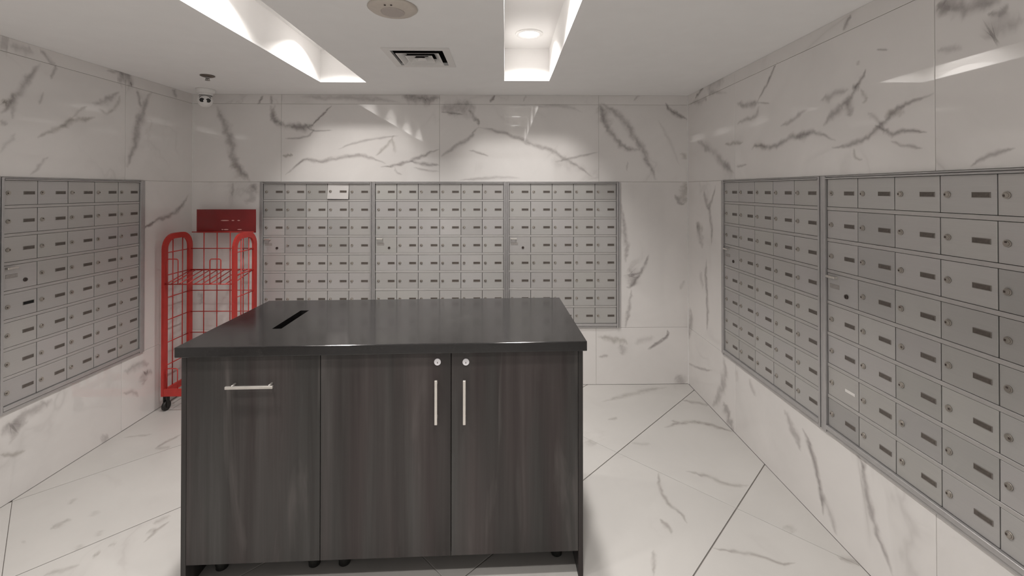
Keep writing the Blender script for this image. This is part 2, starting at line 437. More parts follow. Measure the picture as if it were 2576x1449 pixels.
VEINS_LEFT = [
 (0.5,0,[(2.26,2.104,0.013),(2.205,2.023,0.0127),(2.17,1.956,0.0125),(2.124,1.877,0.0123),(2.081,1.825,0.0122)]),
 (0.4,1,[(2.096,1.896,0.012),(2.108,1.874,0.0128),(2.135,1.892,0.0115)]),
 (0.3,0,[(2.135,1.93,0.0086),(2.141,1.868,0.0085),(2.13,1.803,0.0082)]),
 (0.3,0,[(2.081,1.795,0.0094),(2.114,1.775,0.0096)]),
 (0.35,0,[(2.339,2.12,0.0074),(2.306,2.035,0.0073)]),
 (0.3,0,[(2.274,1.967,0.006),(2.249,1.895,0.006)]),
 (0.45,1,[(2.244,1.728,0.01),(2.301,1.769,0.0103),(2.376,1.807,0.0106),(2.419,1.841,0.0109),(2.494,1.861,0.0114),(2.558,1.886,0.0116)]),
 (0.3,0,[(2.362,1.798,0.0112),(2.419,1.84,0.0115),(2.434,1.845,0.0118)]),
 (0.3,1,[(2.419,1.856,0.006),(2.463,1.907,0.0061),(2.509,1.937,0.0063)]),
 (0.45,0,[(2.533,1.964,0.0128),(2.59,1.968,0.0124),(2.65,2.011,0.0126),(2.713,2.064,0.0129)]),
 (0.35,1,[(2.574,1.934,0.0106),(2.625,1.92,0.0098),(2.695,1.972,0.0102),(2.722,2.042,0.0111)]),
 (0.4,0,[(2.848,2.103,0.0104),(2.859,2.02,0.0107),(2.885,2.008,0.0099)]),
 (0.5,0,[(2.954,2.118,0.019),(2.901,2.011,0.0188),(2.855,1.901,0.0191),(2.83,1.788,0.0192),(2.801,1.702,0.0186),(2.763,1.609,0.0183)]),
 (0.2,0,[(2.896,1.985,0.0199),(2.871,1.878,0.0197)]),
 (0.3,0,[(2.302,1.64,0.0077),(2.251,1.583,0.0076),(2.211,1.542,0.0074)]),
 (0.4,0,[(2.694,2.136,0.0276),(2.75,2.146,0.03),(2.818,2.129,0.0324)]),
 (0.35,0,[(2.253,2.179,0.0098),(2.333,2.111,0.0101)]),
 (0.4,0,[(2.078,2.153,0.0291),(2.117,2.151,0.0296)]),
 (0.3,0,[(2.117,2.151,0.0166),(2.192,2.143,0.0169),(2.228,2.148,0.0165)]),
 (0.45,0,[(2.623,2.172,0.0104),(2.712,2.177,0.0109),(2.798,2.174,0.0113)]),
 (0.45,0,[(3.14,2.178,0.0155),(3.178,2.12,0.0156)]),
 (0.2,0,[(2.082,1.642,0.0082),(2.114,1.688,0.0083),(2.148,1.742,0.0084)]),
 (0.8,0,[(2.793,2.144,0.0051),(2.798,2.116,0.0051)]),
 (0.4,0,[(2.091,0.36,0.0178),(2.173,0.374,0.0182),(2.256,0.376,0.0189),(2.329,0.386,0.0198)]),
 (0.3,0,[(2.091,0.347,0.0199),(2.147,0.351,0.022),(2.16,0.38,0.0199)]),
 (0.4,1,[(2.092,0.249,0.0073),(2.155,0.215,0.008),(2.201,0.202,0.0088)]),
 (0.25,0,[(2.129,0.269,0.0121),(2.161,0.33,0.0133),(2.214,0.338,0.0129)]),
 (0.35,0,[(2.753,0.36,0.0167),(2.842,0.353,0.0164),(2.949,0.325,0.0165)]),
 (0.35,0,[(2.901,0.208,0.0192),(2.913,0.276,0.0202),(2.974,0.25,0.0138)]),
 (0.35,0,[(2.749,0.229,0.0097),(2.82,0.206,0.0089),(2.866,0.152,0.009)]),
 (0.35,0,[(2.604,0.005,0.0219),(2.653,0.03,0.0223)]),
 (0.55,0,[(2.926,1.232,0.011),(3.002,1.266,0.011),(3.124,1.295,0.0116),(3.226,1.35,0.0132),(3.303,1.438,0.0143)]),
 (0.7,0,[(2.895,1.224,0.0073),(2.938,1.236,0.0076),(2.989,1.257,0.0078)]),
]
VEINS_RIGHT = [
 (0.5,0,[(2.635,1.988,0.0143),(2.517,1.957,0.0138),(2.396,1.95,0.0136)]),
 (0.7,0,[(2.41,1.96,0.0069),(2.336,2.025,0.0068),(2.273,2.092,0.0066),(2.236,2.123,0.0064)]),
 (0.45,0,[(2.403,1.947,0.0046),(2.298,1.926,0.0044)]),
 (0.4,0,[(2.403,1.931,0.0147),(2.445,1.875,0.0111),(2.579,1.872,0.01),(2.631,1.865,0.0107)]),
 (0.4,0,[(2.215,1.794,0.0083),(2.147,1.798,0.0087),(2.073,1.828,0.0088),(2.014,1.841,0.0082)]),
 (0.55,0,[(2.475,1.695,0.0154),(2.432,1.715,0.012),(2.325,1.693,0.0114),(2.227,1.701,0.0118),(2.137,1.727,0.0111),(2.064,1.722,0.0103),(1.995,1.73,0.0098),(1.914,1.71,0.0093),(1.839,1.677,0.0091)]),
 (0.3,1,[(2.46,1.717,0.0176),(2.325,1.693,0.0166)]),
 (0.3,0,[(2.094,1.722,0.016),(1.995,1.736,0.0152)]),
 (0.5,0,[(1.914,1.751,0.0129),(1.863,1.78,0.0128),(1.814,1.813,0.0125),(1.776,1.835,0.0125),(1.731,1.877,0.0124)]),
 (0.6,0,[(1.739,1.873,0.0066),(1.696,1.914,0.0066),(1.684,1.938,0.0065)]),
 (0.35,0,[(1.93,1.857,0.0126),(1.837,1.875,0.0118),(1.768,1.88,0.0111)]),
 (0.45,0,[(1.779,1.848,0.0157),(1.768,1.805,0.0155),(1.757,1.765,0.0154)]),
 (0.5,0,[(1.753,1.882,0.0127),(1.71,1.878,0.0124)]),
 (0.3,1,[(1.71,1.867,0.0059),(1.683,1.822,0.0066),(1.704,1.809,0.0067)]),
 (0.55,0,[(1.863,1.649,0.0086),(1.769,1.651,0.0083),(1.705,1.662,0.0083),(1.651,1.685,0.0084),(1.619,1.703,0.0084),(1.588,1.724,0.0084),(1.541,1.762,0.0079),(1.486,1.772,0.0072),(1.411,1.784,0.0069)]),
 (0.3,1,[(1.6,1.731,0.013),(1.564,1.751,0.0118),(1.513,1.742,0.0108)]),
 (0.65,0,[(1.644,1.712,0.0071),(1.6,1.687,0.0069),(1.57,1.671,0.0069),(1.508,1.675,0.0067),(1.436,1.66,0.0063)]),
 (0.4,0,[(1.577,1.645,0.0051),(1.519,1.624,0.0049),(1.451,1.61,0.0047)]),
 (0.3,0,[(1.677,1.766,0.0082),(1.638,1.732,0.0081),(1.6,1.695,0.0079)]),
 (0.35,1,[(1.747,1.635,0.0062),(1.733,1.597,0.0055),(1.698,1.59,0.005)]),
 (0.45,1,[(2.783,1.754,0.0101),(2.644,1.753,0.0096),(2.557,1.75,0.0092)]),
 (0.45,0,[(3.179,1.82,0.0207),(3.0,1.752,0.0201),(2.898,1.7,0.0212),(2.784,1.632,0.02),(2.662,1.577,0.0183)]),
 (0.2,0,[(2.803,1.633,0.0359),(2.679,1.556,0.0343)]),
 (0.4,0,[(2.645,1.608,0.0062),(2.52,1.617,0.0059)]),
 (0.35,0,[(3.313,2.121,0.0154),(3.107,2.101,0.0156),(2.956,2.123,0.0141),(2.745,2.077,0.0122)]),
 (0.75,0,[(3.213,2.138,0.0101),(3.13,2.171,0.0095),(3.04,2.201,0.009)]),
 (0.3,0,[(3.019,2.147,0.0437),(2.935,2.176,0.0342),(2.781,2.166,0.0288)]),
 (0.45,0,[(1.636,1.994,0.0037),(1.58,1.98,0.0035)]),
 (0.55,0,[(1.404,2.063,0.019),(1.341,2.034,0.0185),(1.279,2.013,0.0185),(1.215,2.0,0.018)]),
 (0.4,0,[(1.404,2.065,0.0134),(1.381,2.042,0.0139),(1.358,2.037,0.0156)]),
 (0.45,0,[(1.201,1.988,0.0076),(1.219,1.97,0.0076),(1.252,1.978,0.0069)]),
 (0.35,0,[(1.26,1.905,0.023),(1.241,1.923,0.0229),(1.216,1.926,0.0214),(1.162,1.93,0.0204)]),
 (0.35,0,[(1.403,1.916,0.0092),(1.359,1.91,0.0088),(1.32,1.899,0.0084)]),
 (0.45,0,[(1.302,1.538,0.0056),(1.27,1.563,0.0055),(1.225,1.576,0.0053),(1.183,1.584,0.0051)]),
 (0.6,0,[(1.796,2.125,0.0085),(1.773,2.155,0.0084),(1.758,2.178,0.0083)]),
 (0.3,1,[(1.724,1.96,0.006),(1.716,1.981,0.006)]),
 (0.55,0,[(2.903,1.5,0.0123),(2.948,1.41,0.0121),(2.995,1.344,0.0141),(2.961,1.238,0.0139),(2.962,1.099,0.0138)]),
 (0.5,0,[(3.079,1.458,0.0183),(3.03,1.365,0.0172),(2.995,1.333,0.0147)]),
 (0.5,0,[(3.209,1.231,0.0291),(3.157,1.177,0.0313),(3.094,1.06,0.0318)]),
 (0.3,1,[(3.196,1.209,0.022),(3.08,1.201,0.0212)]),
 (0.5,0,[(3.04,0.99,0.0157),(3.046,0.835,0.016),(3.023,0.644,0.0157),(3.036,0.498,0.0152)]),
 (0.5,0,[(3.305,0.585,0.0258),(3.306,0.46,0.0244),(3.347,0.321,0.0231)]),
 (0.25,0,[(3.146,0.894,0.0184),(3.096,0.769,0.0181)]),
 (0.4,0,[(2.813,0.407,0.0328),(2.786,0.322,0.0278),(2.85,0.158,0.0213),(2.962,0.017,0.0188)]),
 (0.5,0,[(2.815,0.117,0.0335),(2.748,0.049,0.0315),(2.673,0.012,0.0285)]),
 (0.2,0,[(2.66,0.384,0.0228),(2.62,0.326,0.0225)]),
 (0.25,0,[(2.514,0.392,0.0156),(2.434,0.328,0.0151)]),
 (0.4,0,[(3.367,0.145,0.0077),(3.066,0.22,0.0068),(2.947,0.265,0.0061)]),
 (0.4,0,[(2.199,0.367,0.0172),(2.131,0.323,0.0173),(2.067,0.242,0.017)]),
 (0.65,0,[(2.06,0.353,0.0134),(2.006,0.301,0.013),(1.96,0.216,0.0122),(1.933,0.116,0.0113),(1.923,0.046,0.0108)]),
 (0.35,0,[(1.949,0.152,0.0144),(1.885,0.089,0.0138),(1.845,0.02,0.0132)]),
 (0.5,0,[(1.743,0.438,0.0122),(1.704,0.378,0.0113),(1.68,0.271,0.0111),(1.64,0.187,0.0115),(1.576,0.084,0.0112)]),
 (0.3,0,[(1.695,0.432,0.0086),(1.708,0.382,0.0086)]),
]
VEINS_FLOOR = [
 (0.45,0,[(1.239,3.089,0.0171),(1.372,3.023,0.0167),(1.407,2.98,0.0155)]),
 (0.55,0,[(0.985,2.733,0.0111),(1.154,2.794,0.0135),(1.292,2.749,0.0151),(1.392,2.672,0.0147)]),
 (0.3,0,[(0.673,3.072,0.0175),(0.914,3.175,0.0179),(1.083,3.258,0.0193),(1.212,3.285,0.0213)]),
 (0.3,0,[(0.654,2.83,0.0113),(0.73,2.86,0.0115)]),
 (0.4,0,[(1.061,2.817,0.0117),(1.107,2.788,0.0116)]),
 (0.4,1,[(0.944,2.309,0.0121),(1.045,2.264,0.012),(1.106,2.202,0.0113),(1.216,2.191,0.0103)]),
 (0.5,0,[(0.8,2.297,0.0072),(0.765,2.174,0.0073),(0.77,2.069,0.0084),(0.8,2.017,0.0085),(0.804,1.947,0.0073)]),
 (0.5,0,[(0.697,1.981,0.0088),(0.712,1.913,0.0083),(0.712,1.888,0.0076)]),
 (0.4,0,[(0.611,1.81,0.0069),(0.566,1.687,0.0064)]),
 (0.5,0,[(0.852,1.815,0.0069),(0.923,1.796,0.0068),(1.019,1.773,0.007),(1.095,1.733,0.0066),(1.147,1.737,0.0055)]),
 (0.25,1,[(1.22,1.93,0.0216),(1.249,1.889,0.0211)]),
 (0.4,1,[(1.334,1.768,0.0137),(1.407,1.716,0.0133)]),
 (0.25,1,[(0.474,2.596,0.0259),(0.527,2.55,0.0254)]),
 (0.2,0,[(0.73,2.573,0.0131),(0.847,2.55,0.013)]),
 (0.5,0,[(-1.985,2.553,0.0087),(-1.975,2.623,0.0097),(-1.944,2.705,0.0105)]),
 (0.35,0,[(-1.985,2.563,0.0126),(-1.892,2.557,0.0126)]),
 (0.3,0,[(-2.262,2.675,0.0094),(-2.118,2.705,0.0095)]),
 (0.35,0,[(-1.969,1.959,0.0156),(-1.954,1.989,0.0152),(-1.949,2.025,0.0144)]),
 (0.25,0,[(-2.026,2.111,0.0112),(-2.049,2.157,0.0114)]),
 (0.15,0,[(-1.859,2.028,0.0112),(-1.868,2.075,0.0114)]),
 (0.2,0,[(-1.726,1.913,0.0117),(-1.738,1.955,0.0119)]),
 (0.35,0,[(-1.657,1.818,0.0115),(-1.635,1.827,0.0116)]),
 (0.2,0,[(-1.747,1.843,0.0111),(-1.755,1.878,0.0113)]),
 (0.45,0,[(-1.505,1.878,0.0061),(-1.5,1.943,0.0066),(-1.487,1.999,0.007)]),
 (0.3,0,[(-1.553,1.987,0.0157),(-1.503,2.029,0.0161)]),
 (0.25,0,[(-1.538,1.935,0.0129),(-1.506,1.943,0.0129)]),
 (0.25,0,[(-1.638,1.864,0.0102),(-1.611,1.876,0.0102)]),
 (0.35,0,[(-1.758,1.723,0.0113),(-1.706,1.75,0.0114),(-1.662,1.77,0.0113)]),
 (0.2,0,[(-2.013,1.886,0.0113),(-2.007,1.898,0.0114)]),
]


def smooth(pts, sub):
    out = []
    n = len(pts)
    for i in range(n - 1):
        p0, p1, p2, p3 = pts[max(i - 1, 0)], pts[i], pts[i + 1], pts[min(i + 2, n - 1)]
        for s in range(sub):
            t = s / sub
            out.append(tuple(.5 * ((2 * p1[k]) + (-p0[k] + p2[k]) * t + (2 * p0[k] - 5 * p1[k] + 4 * p2[k] - p3[k]) * t * t + (-p0[k] + 3 * p1[k] - 3 * p2[k] + p3[k]) * t ** 3) for k in range(3)))
    out.append(tuple(pts[-1]))
    return out

def vein_quads(veins, widen=2.5, gain=.86):
    """list of (corner points, uv, strength, hue, layer) in the surface's own plane"""
    rng = random.Random(3)
    out = []
    for li, (st, hue, pts) in enumerate(veins):
        q = smooth(pts, 4)
        L = [0.0]
        for a, b in zip(q, q[1:]): L.append(L[-1] + math.hypot(b[0] - a[0], b[1] - a[1]))
        # a fading tail at both ends
        d0 = ((q[0][0] - q[1][0]), (q[0][1] - q[1][1])); d1 = ((q[-1][0] - q[-2][0]), (q[-1][1] - q[-2][1]))
        row = []
        for i, (u, v, hw) in enumerate(q):
            a, b = q[max(i - 1, 0)], q[min(i + 1, len(q) - 1)]
            tx, ty = b[0] - a[0], b[1] - a[1]
            l = math.hypot(tx, ty) or 1.0
            nx, ny = -ty / l, tx / l
            t = L[i] / (L[-1] or 1.0)
            taper = min(1.0, .35 + 2.6 * min(t, 1 - t))
            fade = min(1.0, .25 + 6.0 * min(t, 1 - t))
            w = max(hw, .0022) * widen * taper * (1 + rng.uniform(-.18, .18))
            jx = rng.uniform(-.18, .18) * w
            u, v = u + nx * jx, v + ny * jx
            row.append(((u + nx * w, v + ny * w), (u - nx * w, v - ny * w), L[i], min(1.0, st * gain * fade)))
        for r0, r1 in zip(row, row[1:]):
            out.append(((r0[0], r0[1], r1[1], r1[0]), ((r0[2], 1), (r0[2], -1), (r1[2], -1), (r1[2], 1)), (r0[3], r0[3], r1[3], r1[3]), hue, li))
    return out

def tile_mesh(name, poly, thick, to3, mats, quads, inset=.0009, lift=.00025):
    """one tile: prism over the 2-D polygon poly (counter-clockwise seen from the room) plus the veins inlaid in it.
    to3(u, v, h) gives the point at height h above the tile face"""
    bm = bmesh.new()
    uvl = bm.loops.layers.uv.new('vein')
    sl = bm.verts.layers.float.new('strength')
    cx = sum(p[0] for p in poly) / len(poly); cy = sum(p[1] for p in poly) / len(poly)
    def ins(p, d):
        l = math.hypot(p[0] - cx, p[1] - cy) or 1
        return (p[0] - (p[0] - cx) / l * d, p[1] - (p[1] - cy) / l * d)
    top = [bm.verts.new(to3(*ins(p, inset * 1.4), 0)) for p in poly]
    mid = [bm.verts.new(to3(p[0], p[1], -inset)) for p in poly]
    bot = [bm.verts.new(to3(p[0], p[1], -thick)) for p in poly]
    bm.faces.new(top)
    n = len(poly)
    for A, B in ((top, mid), (mid, bot)):
        for k in range(n): bm.faces.new((A[k], B[k], B[(k + 1) % n], A[(k + 1) % n]))
    bm.faces.new(bot[::-1])
    bmesh.ops.recalc_face_normals(bm, faces=bm.faces[:])
    nrm = (Vector(to3(0, 0, 1)) - Vector(to3(0, 0, 0)))
    for pts, uvs, st, hue, li in quads:
        vs = []
        for p, s in zip(pts, st):
            w = bm.verts.new(to3(p[0], p[1], lift + .00002 * (li % 40)))
            w[sl] = s; vs.append(w)
        f = bm.faces.new(vs)
        f.material_index = 1 + hue
        f.normal_update()
        if f.normal.dot(nrm) < 0: f.normal_flip()
        for lp in f.loops:
            lp[uvl].uv = uvs[vs.index(lp.vert)]
    me = bpy.data.meshes.new(name)
    bm.to_mesh(me); bm.free()
    for m in mats: me.materials.append(m)
    return me

def inside(poly, p):
    s = 0
    for k in range(len(poly)):
        a, b = poly[k], poly[(k + 1) % len(poly)]
        c = (b[0] - a[0]) * (p[1] - a[1]) - (b[1] - a[1]) * (p[0] - a[0])
        if abs(c) < 1e-12: continue
        if s == 0: s = 1 if c > 0 else -1
        elif (c > 0) != (s > 0): return False
    return True

def lay_tiles(parent, polys, thick, to3, mats, quads):
    left = list(quads)
    for poly in polys:
        mine, rest = [], []
        for q in left:
            c = (sum(p[0] for p in q[0]) / 4, sum(p[1] for p in q[0]) / 4)
            (mine if inside(poly, c) else rest).append(q)
        left = rest
        link('tile', tile_mesh('tile', poly, thick, to3, mats, mine), parent)

# ------------------------------------------------------------------ walls
GAP = .0008
def rect(u0, u1, v0, v1, g=GAP): return [(u0 + g, v0 + g), (u1 - g, v0 + g), (u1 - g, v1 - g), (u0 + g, v1 - g)]
def wall_rects(u0, u1, joints_top, joints_low, mid):
    R = []
    for (z0, z1, js) in ((2.115, HC, joints_top), (BANK_TOP, 2.115, joints_top), (0.0, BANK_BOTTOM, joints_low)):
        e = [u0] + [j for j in sorted(js) if u0 < j < u1] + [u1]
        for a, b in zip(e, e[1:]): R.append(rect(a, b, z0, z1))
    for a, b in mid: R.append(rect(a, b, BANK_BOTTOM, BANK_TOP))
    return R

T = .009                 # tile thickness
WM = [M['marble_wall'], M['vein_grey'], M['vein_olive']]

wall_back = MB().box(XL - .12, XR + .12, YB + .024, YB + .12, 0, HC + .05).build('wall_back', M['grout'])
MB_b = MB()
tag(wall_back, kind='structure')
def adhesive(parent, strips, to3):
    """the grout bed the tiles sit in, left out where the mailboxes are let into the wall"""
    mb = MB()
    for (u0, u1, v0, v1) in strips:
        pts = [to3(u, v, h) for h in (-.0235, -.003) for u, v in ((u0, v0), (u1, v0), (u1, v1), (u0, v1))]
        xs = [p[0] for p in pts]; ys = [p[1] for p in pts]; zs = [p[2] for p in pts]
        mb.box(min(xs), max(xs), min(ys), max(ys), min(zs), max(zs))
    return mb.build('grout_bed', M['grout'], parent)

b3 = lambda u, v, h: (u, YB - h, v)
BACK_MID = [(XL, -1.828), (0.874, XR)]
lay_tiles(wall_back, wall_rects(XL, XR, (-1.674, -.491, .712), (-1.674, -.491, .691), BACK_MID), T, b3, WM, vein_quads(VEINS_BACK))
def bed(wall, u0, u1, mid, to3):
    adhesive(wall, [(u0, u1, 0, BANK_BOTTOM - .001), (u0, u1, BANK_TOP + .001, HC)] + [(a + .001, b - .001, BANK_BOTTOM - .001, BANK_TOP + .001) for a, b in mid], to3)
bed(wall_back, XL, XR, BACK_MID, b3)

wall_left = tag(MB().box(XL - .12, XL - .024, YF, YB + .024, 0, HC + .05).build('wall_left', M['grout']), kind='structure')
l3 = lambda u, v, h: (XL + h, u, v)
LEFT_MID = [(2.898, YB), (YF, 2.068)]
lay_tiles(wall_left, wall_rects(YF, YB, (2.758, 1.558, .358, -.842), (2.741, 1.541, .341, -.859), LEFT_MID), T, l3, WM, vein_quads(VEINS_LEFT))
bed(wall_left, YF, YB, LEFT_MID, l3)

wall_right = tag(MB().box(XR + .024, XR + .12, YF, YB + .024, 0, HC + .05).build('wall_right', M['grout']), kind='structure')
r3 = lambda u, v, h: (XR - h, u, v)
RIGHT_MID = [(2.812, YB), (YF, .872)]
lay_tiles(wall_right, wall_rects(YF, YB, (2.659, 1.41, .21, -.99), (2.659, 1.415, .215, -.985), RIGHT_MID), T, r3, WM, vein_quads(VEINS_RIGHT))
bed(wall_right, YF, YB, RIGHT_MID, r3)

ADDED_OPEN = (-1.9, .95, 2.08)     # added, unseen opening that admits the fill light: left, right, height
mb = MB().box(XL - .12, ADDED_OPEN[0], YF - .1, YF, 0, HC + .05).box(ADDED_OPEN[1], XR + .12, YF - .1, YF, 0, HC + .05).box(ADDED_OPEN[0], ADDED_OPEN[1], YF - .1, YF, ADDED_OPEN[2], HC + .05)
wall_front = tag(mb.build('wall_front', M['paint']), kind='structure')

# ------------------------------------------------------------------ floor: 0.6 x 1.2 tiles laid on the diagonal
floor = tag(MB().box(XL - .12, XR + .12, YF - .1, YB + .12, -.12, -.0035).build('floor', M['grout_dark']), kind='structure')
U_LINES = [-1.307 - .6155 * k for k in range(8, 0, -1)] + [-1.307, -.684, -.066, .551, 1.168, 1.785, 2.402, 3.02, 3.64]
V_LINES = [2.198 - 1.165 * k for k in range(5, 0, -1)] + [2.198, 3.363, 4.53]
S2 = math.sqrt(2)
def clip(poly, ax, val, keep_less):
    out = []
    for k in range(len(poly)):
        a, b = poly[k], poly[(k + 1) % len(poly)]
        ia = (a[ax] <= val) if keep_less else (a[ax] >= val)
        ib = (b[ax] <= val) if keep_less else (b[ax] >= val)
        if ia: out.append(a)
        if ia != ib:
            t = (val - a[ax]) / (b[ax] - a[ax])
            out.append((a[0] + t * (b[0] - a[0]), a[1] + t * (b[1] - a[1])))
    return out
polys = []
for u0, u1 in zip(U_LINES, U_LINES[1:]):
    for v0, v1 in zip(V_LINES, V_LINES[1:]):
        gu, gv = .0024, .0010
        p = [((u + v) / S2, (v - u) / S2) for u, v in ((u0 + gu, v0 + gv), (u0 + gu, v1 - gv), (u1 - gu, v1 - gv), (u1 - gu, v0 + gv))]
        if sum(p[k][0] * p[(k + 1) % 4][1] - p[(k + 1) % 4][0] * p[k][1] for k in range(4)) < 0: p = p[::-1]
        for ax, val, less in ((0, XL + .001, False), (0, XR - .001, True), (1, YF, False), (1, YB - .001, True)):
            if p: p = clip(p, ax, val, less)
        if len(p) >= 3:
            area = abs(sum(p[k][0] * p[(k + 1) % len(p)][1] - p[(k + 1) % len(p)][0] * p[k][1] for k in range(len(p)))) / 2
            if area > .002: polys.append(p)
f3 = lambda u, v, h: (u, v, h)
lay_tiles(floor, polys, .0034, f3, [M['marble_floor'], M['vein_floor'], M['vein_floor']], vein_quads(VEINS_FLOOR))

# ------------------------------------------------------------------ ceiling with two light coffers and the vent opening
COFFERS = [(-1.226, -.922, -.12, 2.962), (-.003, .292, -.12, 2.905)]
VENT = (-.455, 2.405, .150)
xs = sorted([XL - .12, XR + .12, VENT[0] - .135, VENT[0] + .135] + [c for k in COFFERS for c in k[:2]])
ys = sorted([YF - .1, YB + .12, VENT[1] - .135, VENT[1] + .135] + [c for k in COFFERS for c in k[2:]])
holes = [tuple(c) for c in COFFERS] + [(VENT[0] - .135, VENT[0] + .135, VENT[1] - .135, VENT[1] + .135)]
bm = bmesh.new()
vert = {}
def gv_(i, j):
    if (i, j) not in vert: vert[(i, j)] = bm.verts.new((xs[i], ys[j], HC))
    return vert[(i, j)]
for i in range(len(xs) - 1):
    for j in range(len(ys) - 1):
        cx, cy = (xs[i] + xs[i + 1]) / 2, (ys[j] + ys[j + 1]) / 2
        if any(h[0] < cx < h[1] and h[2] < cy < h[3] for h in holes): continue
        if xs[i + 1] - xs[i] < 1e-6 or ys[j + 1] - ys[j] < 1e-6: continue
        bm.faces.new((gv_(i, j), gv_(i, j + 1), gv_(i + 1, j + 1), gv_(i + 1, j)))
r = bmesh.ops.extrude_face_region(bm, geom=bm.faces[:])
for g in r['geom']:
    if isinstance(g, bmesh.types.BMVert): g.co.z += .013
bmesh.ops.recalc_face_normals(bm, faces=bm.faces[:])
me = bpy.data.meshes.new('ceiling'); bm.to_mesh(me); bm.free(); me.materials.append(M['paint'])
ceiling = tag(link('ceiling', me), kind='structure')
for (x0, x1, y0, y1) in COFFERS:
    mb = MB()
    z0 = HC + .0132
    mb.box(x0 - .012, x0, y0 - .012, y1 + .012, z0, HU).box(x1, x1 + .012, y0 - .012, y1 + .012, z0, HU)
    mb.box(x0, x1, y0 - .012, y0, z0, HU).box(x0, x1, y1, y1 + .012, z0, HU)
    mb.box(x0 - .012, x1 + .012, y0 - .012, y1 + .012, HU, HU + .012)
    mb.build('light_coffer', M['paint_cove'], ceiling)

# white sealant beads in the two far corners
tag(MB().box(XR - .006, XR - .0002, YB - .006, YB - .0002, .001, HC - .001).build('trim_1', M['white_plastic']), kind='structure')
tag(MB().box(XL + .0002, XL + .004, YB - .004, YB - .0002, .001, HC - .001).build('trim_2', M['white_plastic']), kind='structure')

# ------------------------------------------------------------------ recessed downlights
trim_me = MB().lathe([(.060, -.001), (.062, -.007), (.074, -.008), (.081, -.004), (.082, 0.0), (.060, 0.0)], 36).mesh('trim_ring', M['white_plastic'])
lens_me = MB().lathe([(0, -.0035), (.05, -.0035), (.0625, -.002), (.0625, -.0005), (0, -.0005)], 36).mesh('lens', M['lens'])
def downlight(x, y, label):
    t = thing('recessed_downlight', label, 'ceiling light', (x, y, HU), 0, 'recessed downlights in the ceiling coffers')
    link('trim_ring', trim_me, t); link('lens', lens_me, t)
    ld = bpy.data.lights.new('bulb', 'AREA'); ld.shape = 'DISK'; ld.size = .12; ld.energy = LAMP_POWER; ld.color = LAMP_COLOUR
    ld.spread = math.radians(130)
    lo = bpy.data.objects.new('bulb', ld); COL.objects.link(lo); lo.parent = t; lo.location = (0, 0, -.012)
    return t
ORD = ['nearest the far wall', 'second from the far wall', 'third from the far wall', 'farthest from the far wall']
for k, y in enumerate((2.63, 1.86, 1.09, .32)):
    downlight(-1.074, y, 'round recessed downlight up inside the left ceiling coffer, ' + ORD[k])
    downlight(.145, y, 'round recessed downlight up inside the right ceiling coffer, ' + ORD[k])

# ------------------------------------------------------------------ mailbox cabinets
ROW0, ROWP, NROW = 1.515, .1336, 8
DOORH = .1165
FY = -.004                       # door fronts, 4 mm proud of the tiles
Z0 = BANK_BOTTOM
lock_me = MB()
lock_me.cyl((0, 0, 0), (0, -.0035, 0), .0105, .0098, 18)
lock_me.cyl((0, -.0034, 0), (0, -.0052, 0), .0075, .0068, 18)
lock_me.mi = 1
lock_me.box(-.0068, -.0018, -.0057, -.0050, -.0030, .0030)
lock_me = lock_me.mesh('lock', M['lock'], M['key'])
def slot_mesh(inner):
    s = MB()
    w, h_ = .0255, .0082
    s.box(-w, w, -.0018, 0, h_ - .0014, h_).box(-w, w, -.0018, 0, -h_, -h_ + .0014)
    s.box(-w, -w + .0014, -.0018, 0, -h_ + .0014, h_ - .0014).box(w - .0014, w, -.0018, 0, -h_ + .0014, h_ - .0014)
    s.mi = 1
    s.box(-w + .0014, w - .0014, -.0007, 0, -h_ + .0014, h_ - .0014)
    return s.mesh('name_slot', M['slot_rim'], inner)
slot_me, slot_black_me = slot_mesh(M['slot']), slot_mesh(M['black_hole'])
s = MB(); s.box(-.0255, .0255, -.0018, 0, -.006, .006, .0008); slot_white_me = s.mesh('name_slot', M['slot_white'])
hm = MB()
hm.box(-.024, .024, -.018, -.012, -.005, .005, .002).box(-.022, -.016, -.012, 0, -.004, .004).box(.016, .022, -.012, 0, -.004, .004)
handle_me = hm.mesh('handle', M['chrome'])
pm = MB(); pm.box(-.026, .026, -.0012, 0, -.009, .009, .0005); plate_me = pm.mesh('number_plate', M['plate'])
km = MB(); km.cyl((0, 0, 0), (0, -.004, 0), .0095, .009, 16); km.mi = 1; km.box(-.0015, .0015, -.0046, -.004, -.005, .005); master_me = km.mesh('master_lock', M['key'], M['black_hole'])

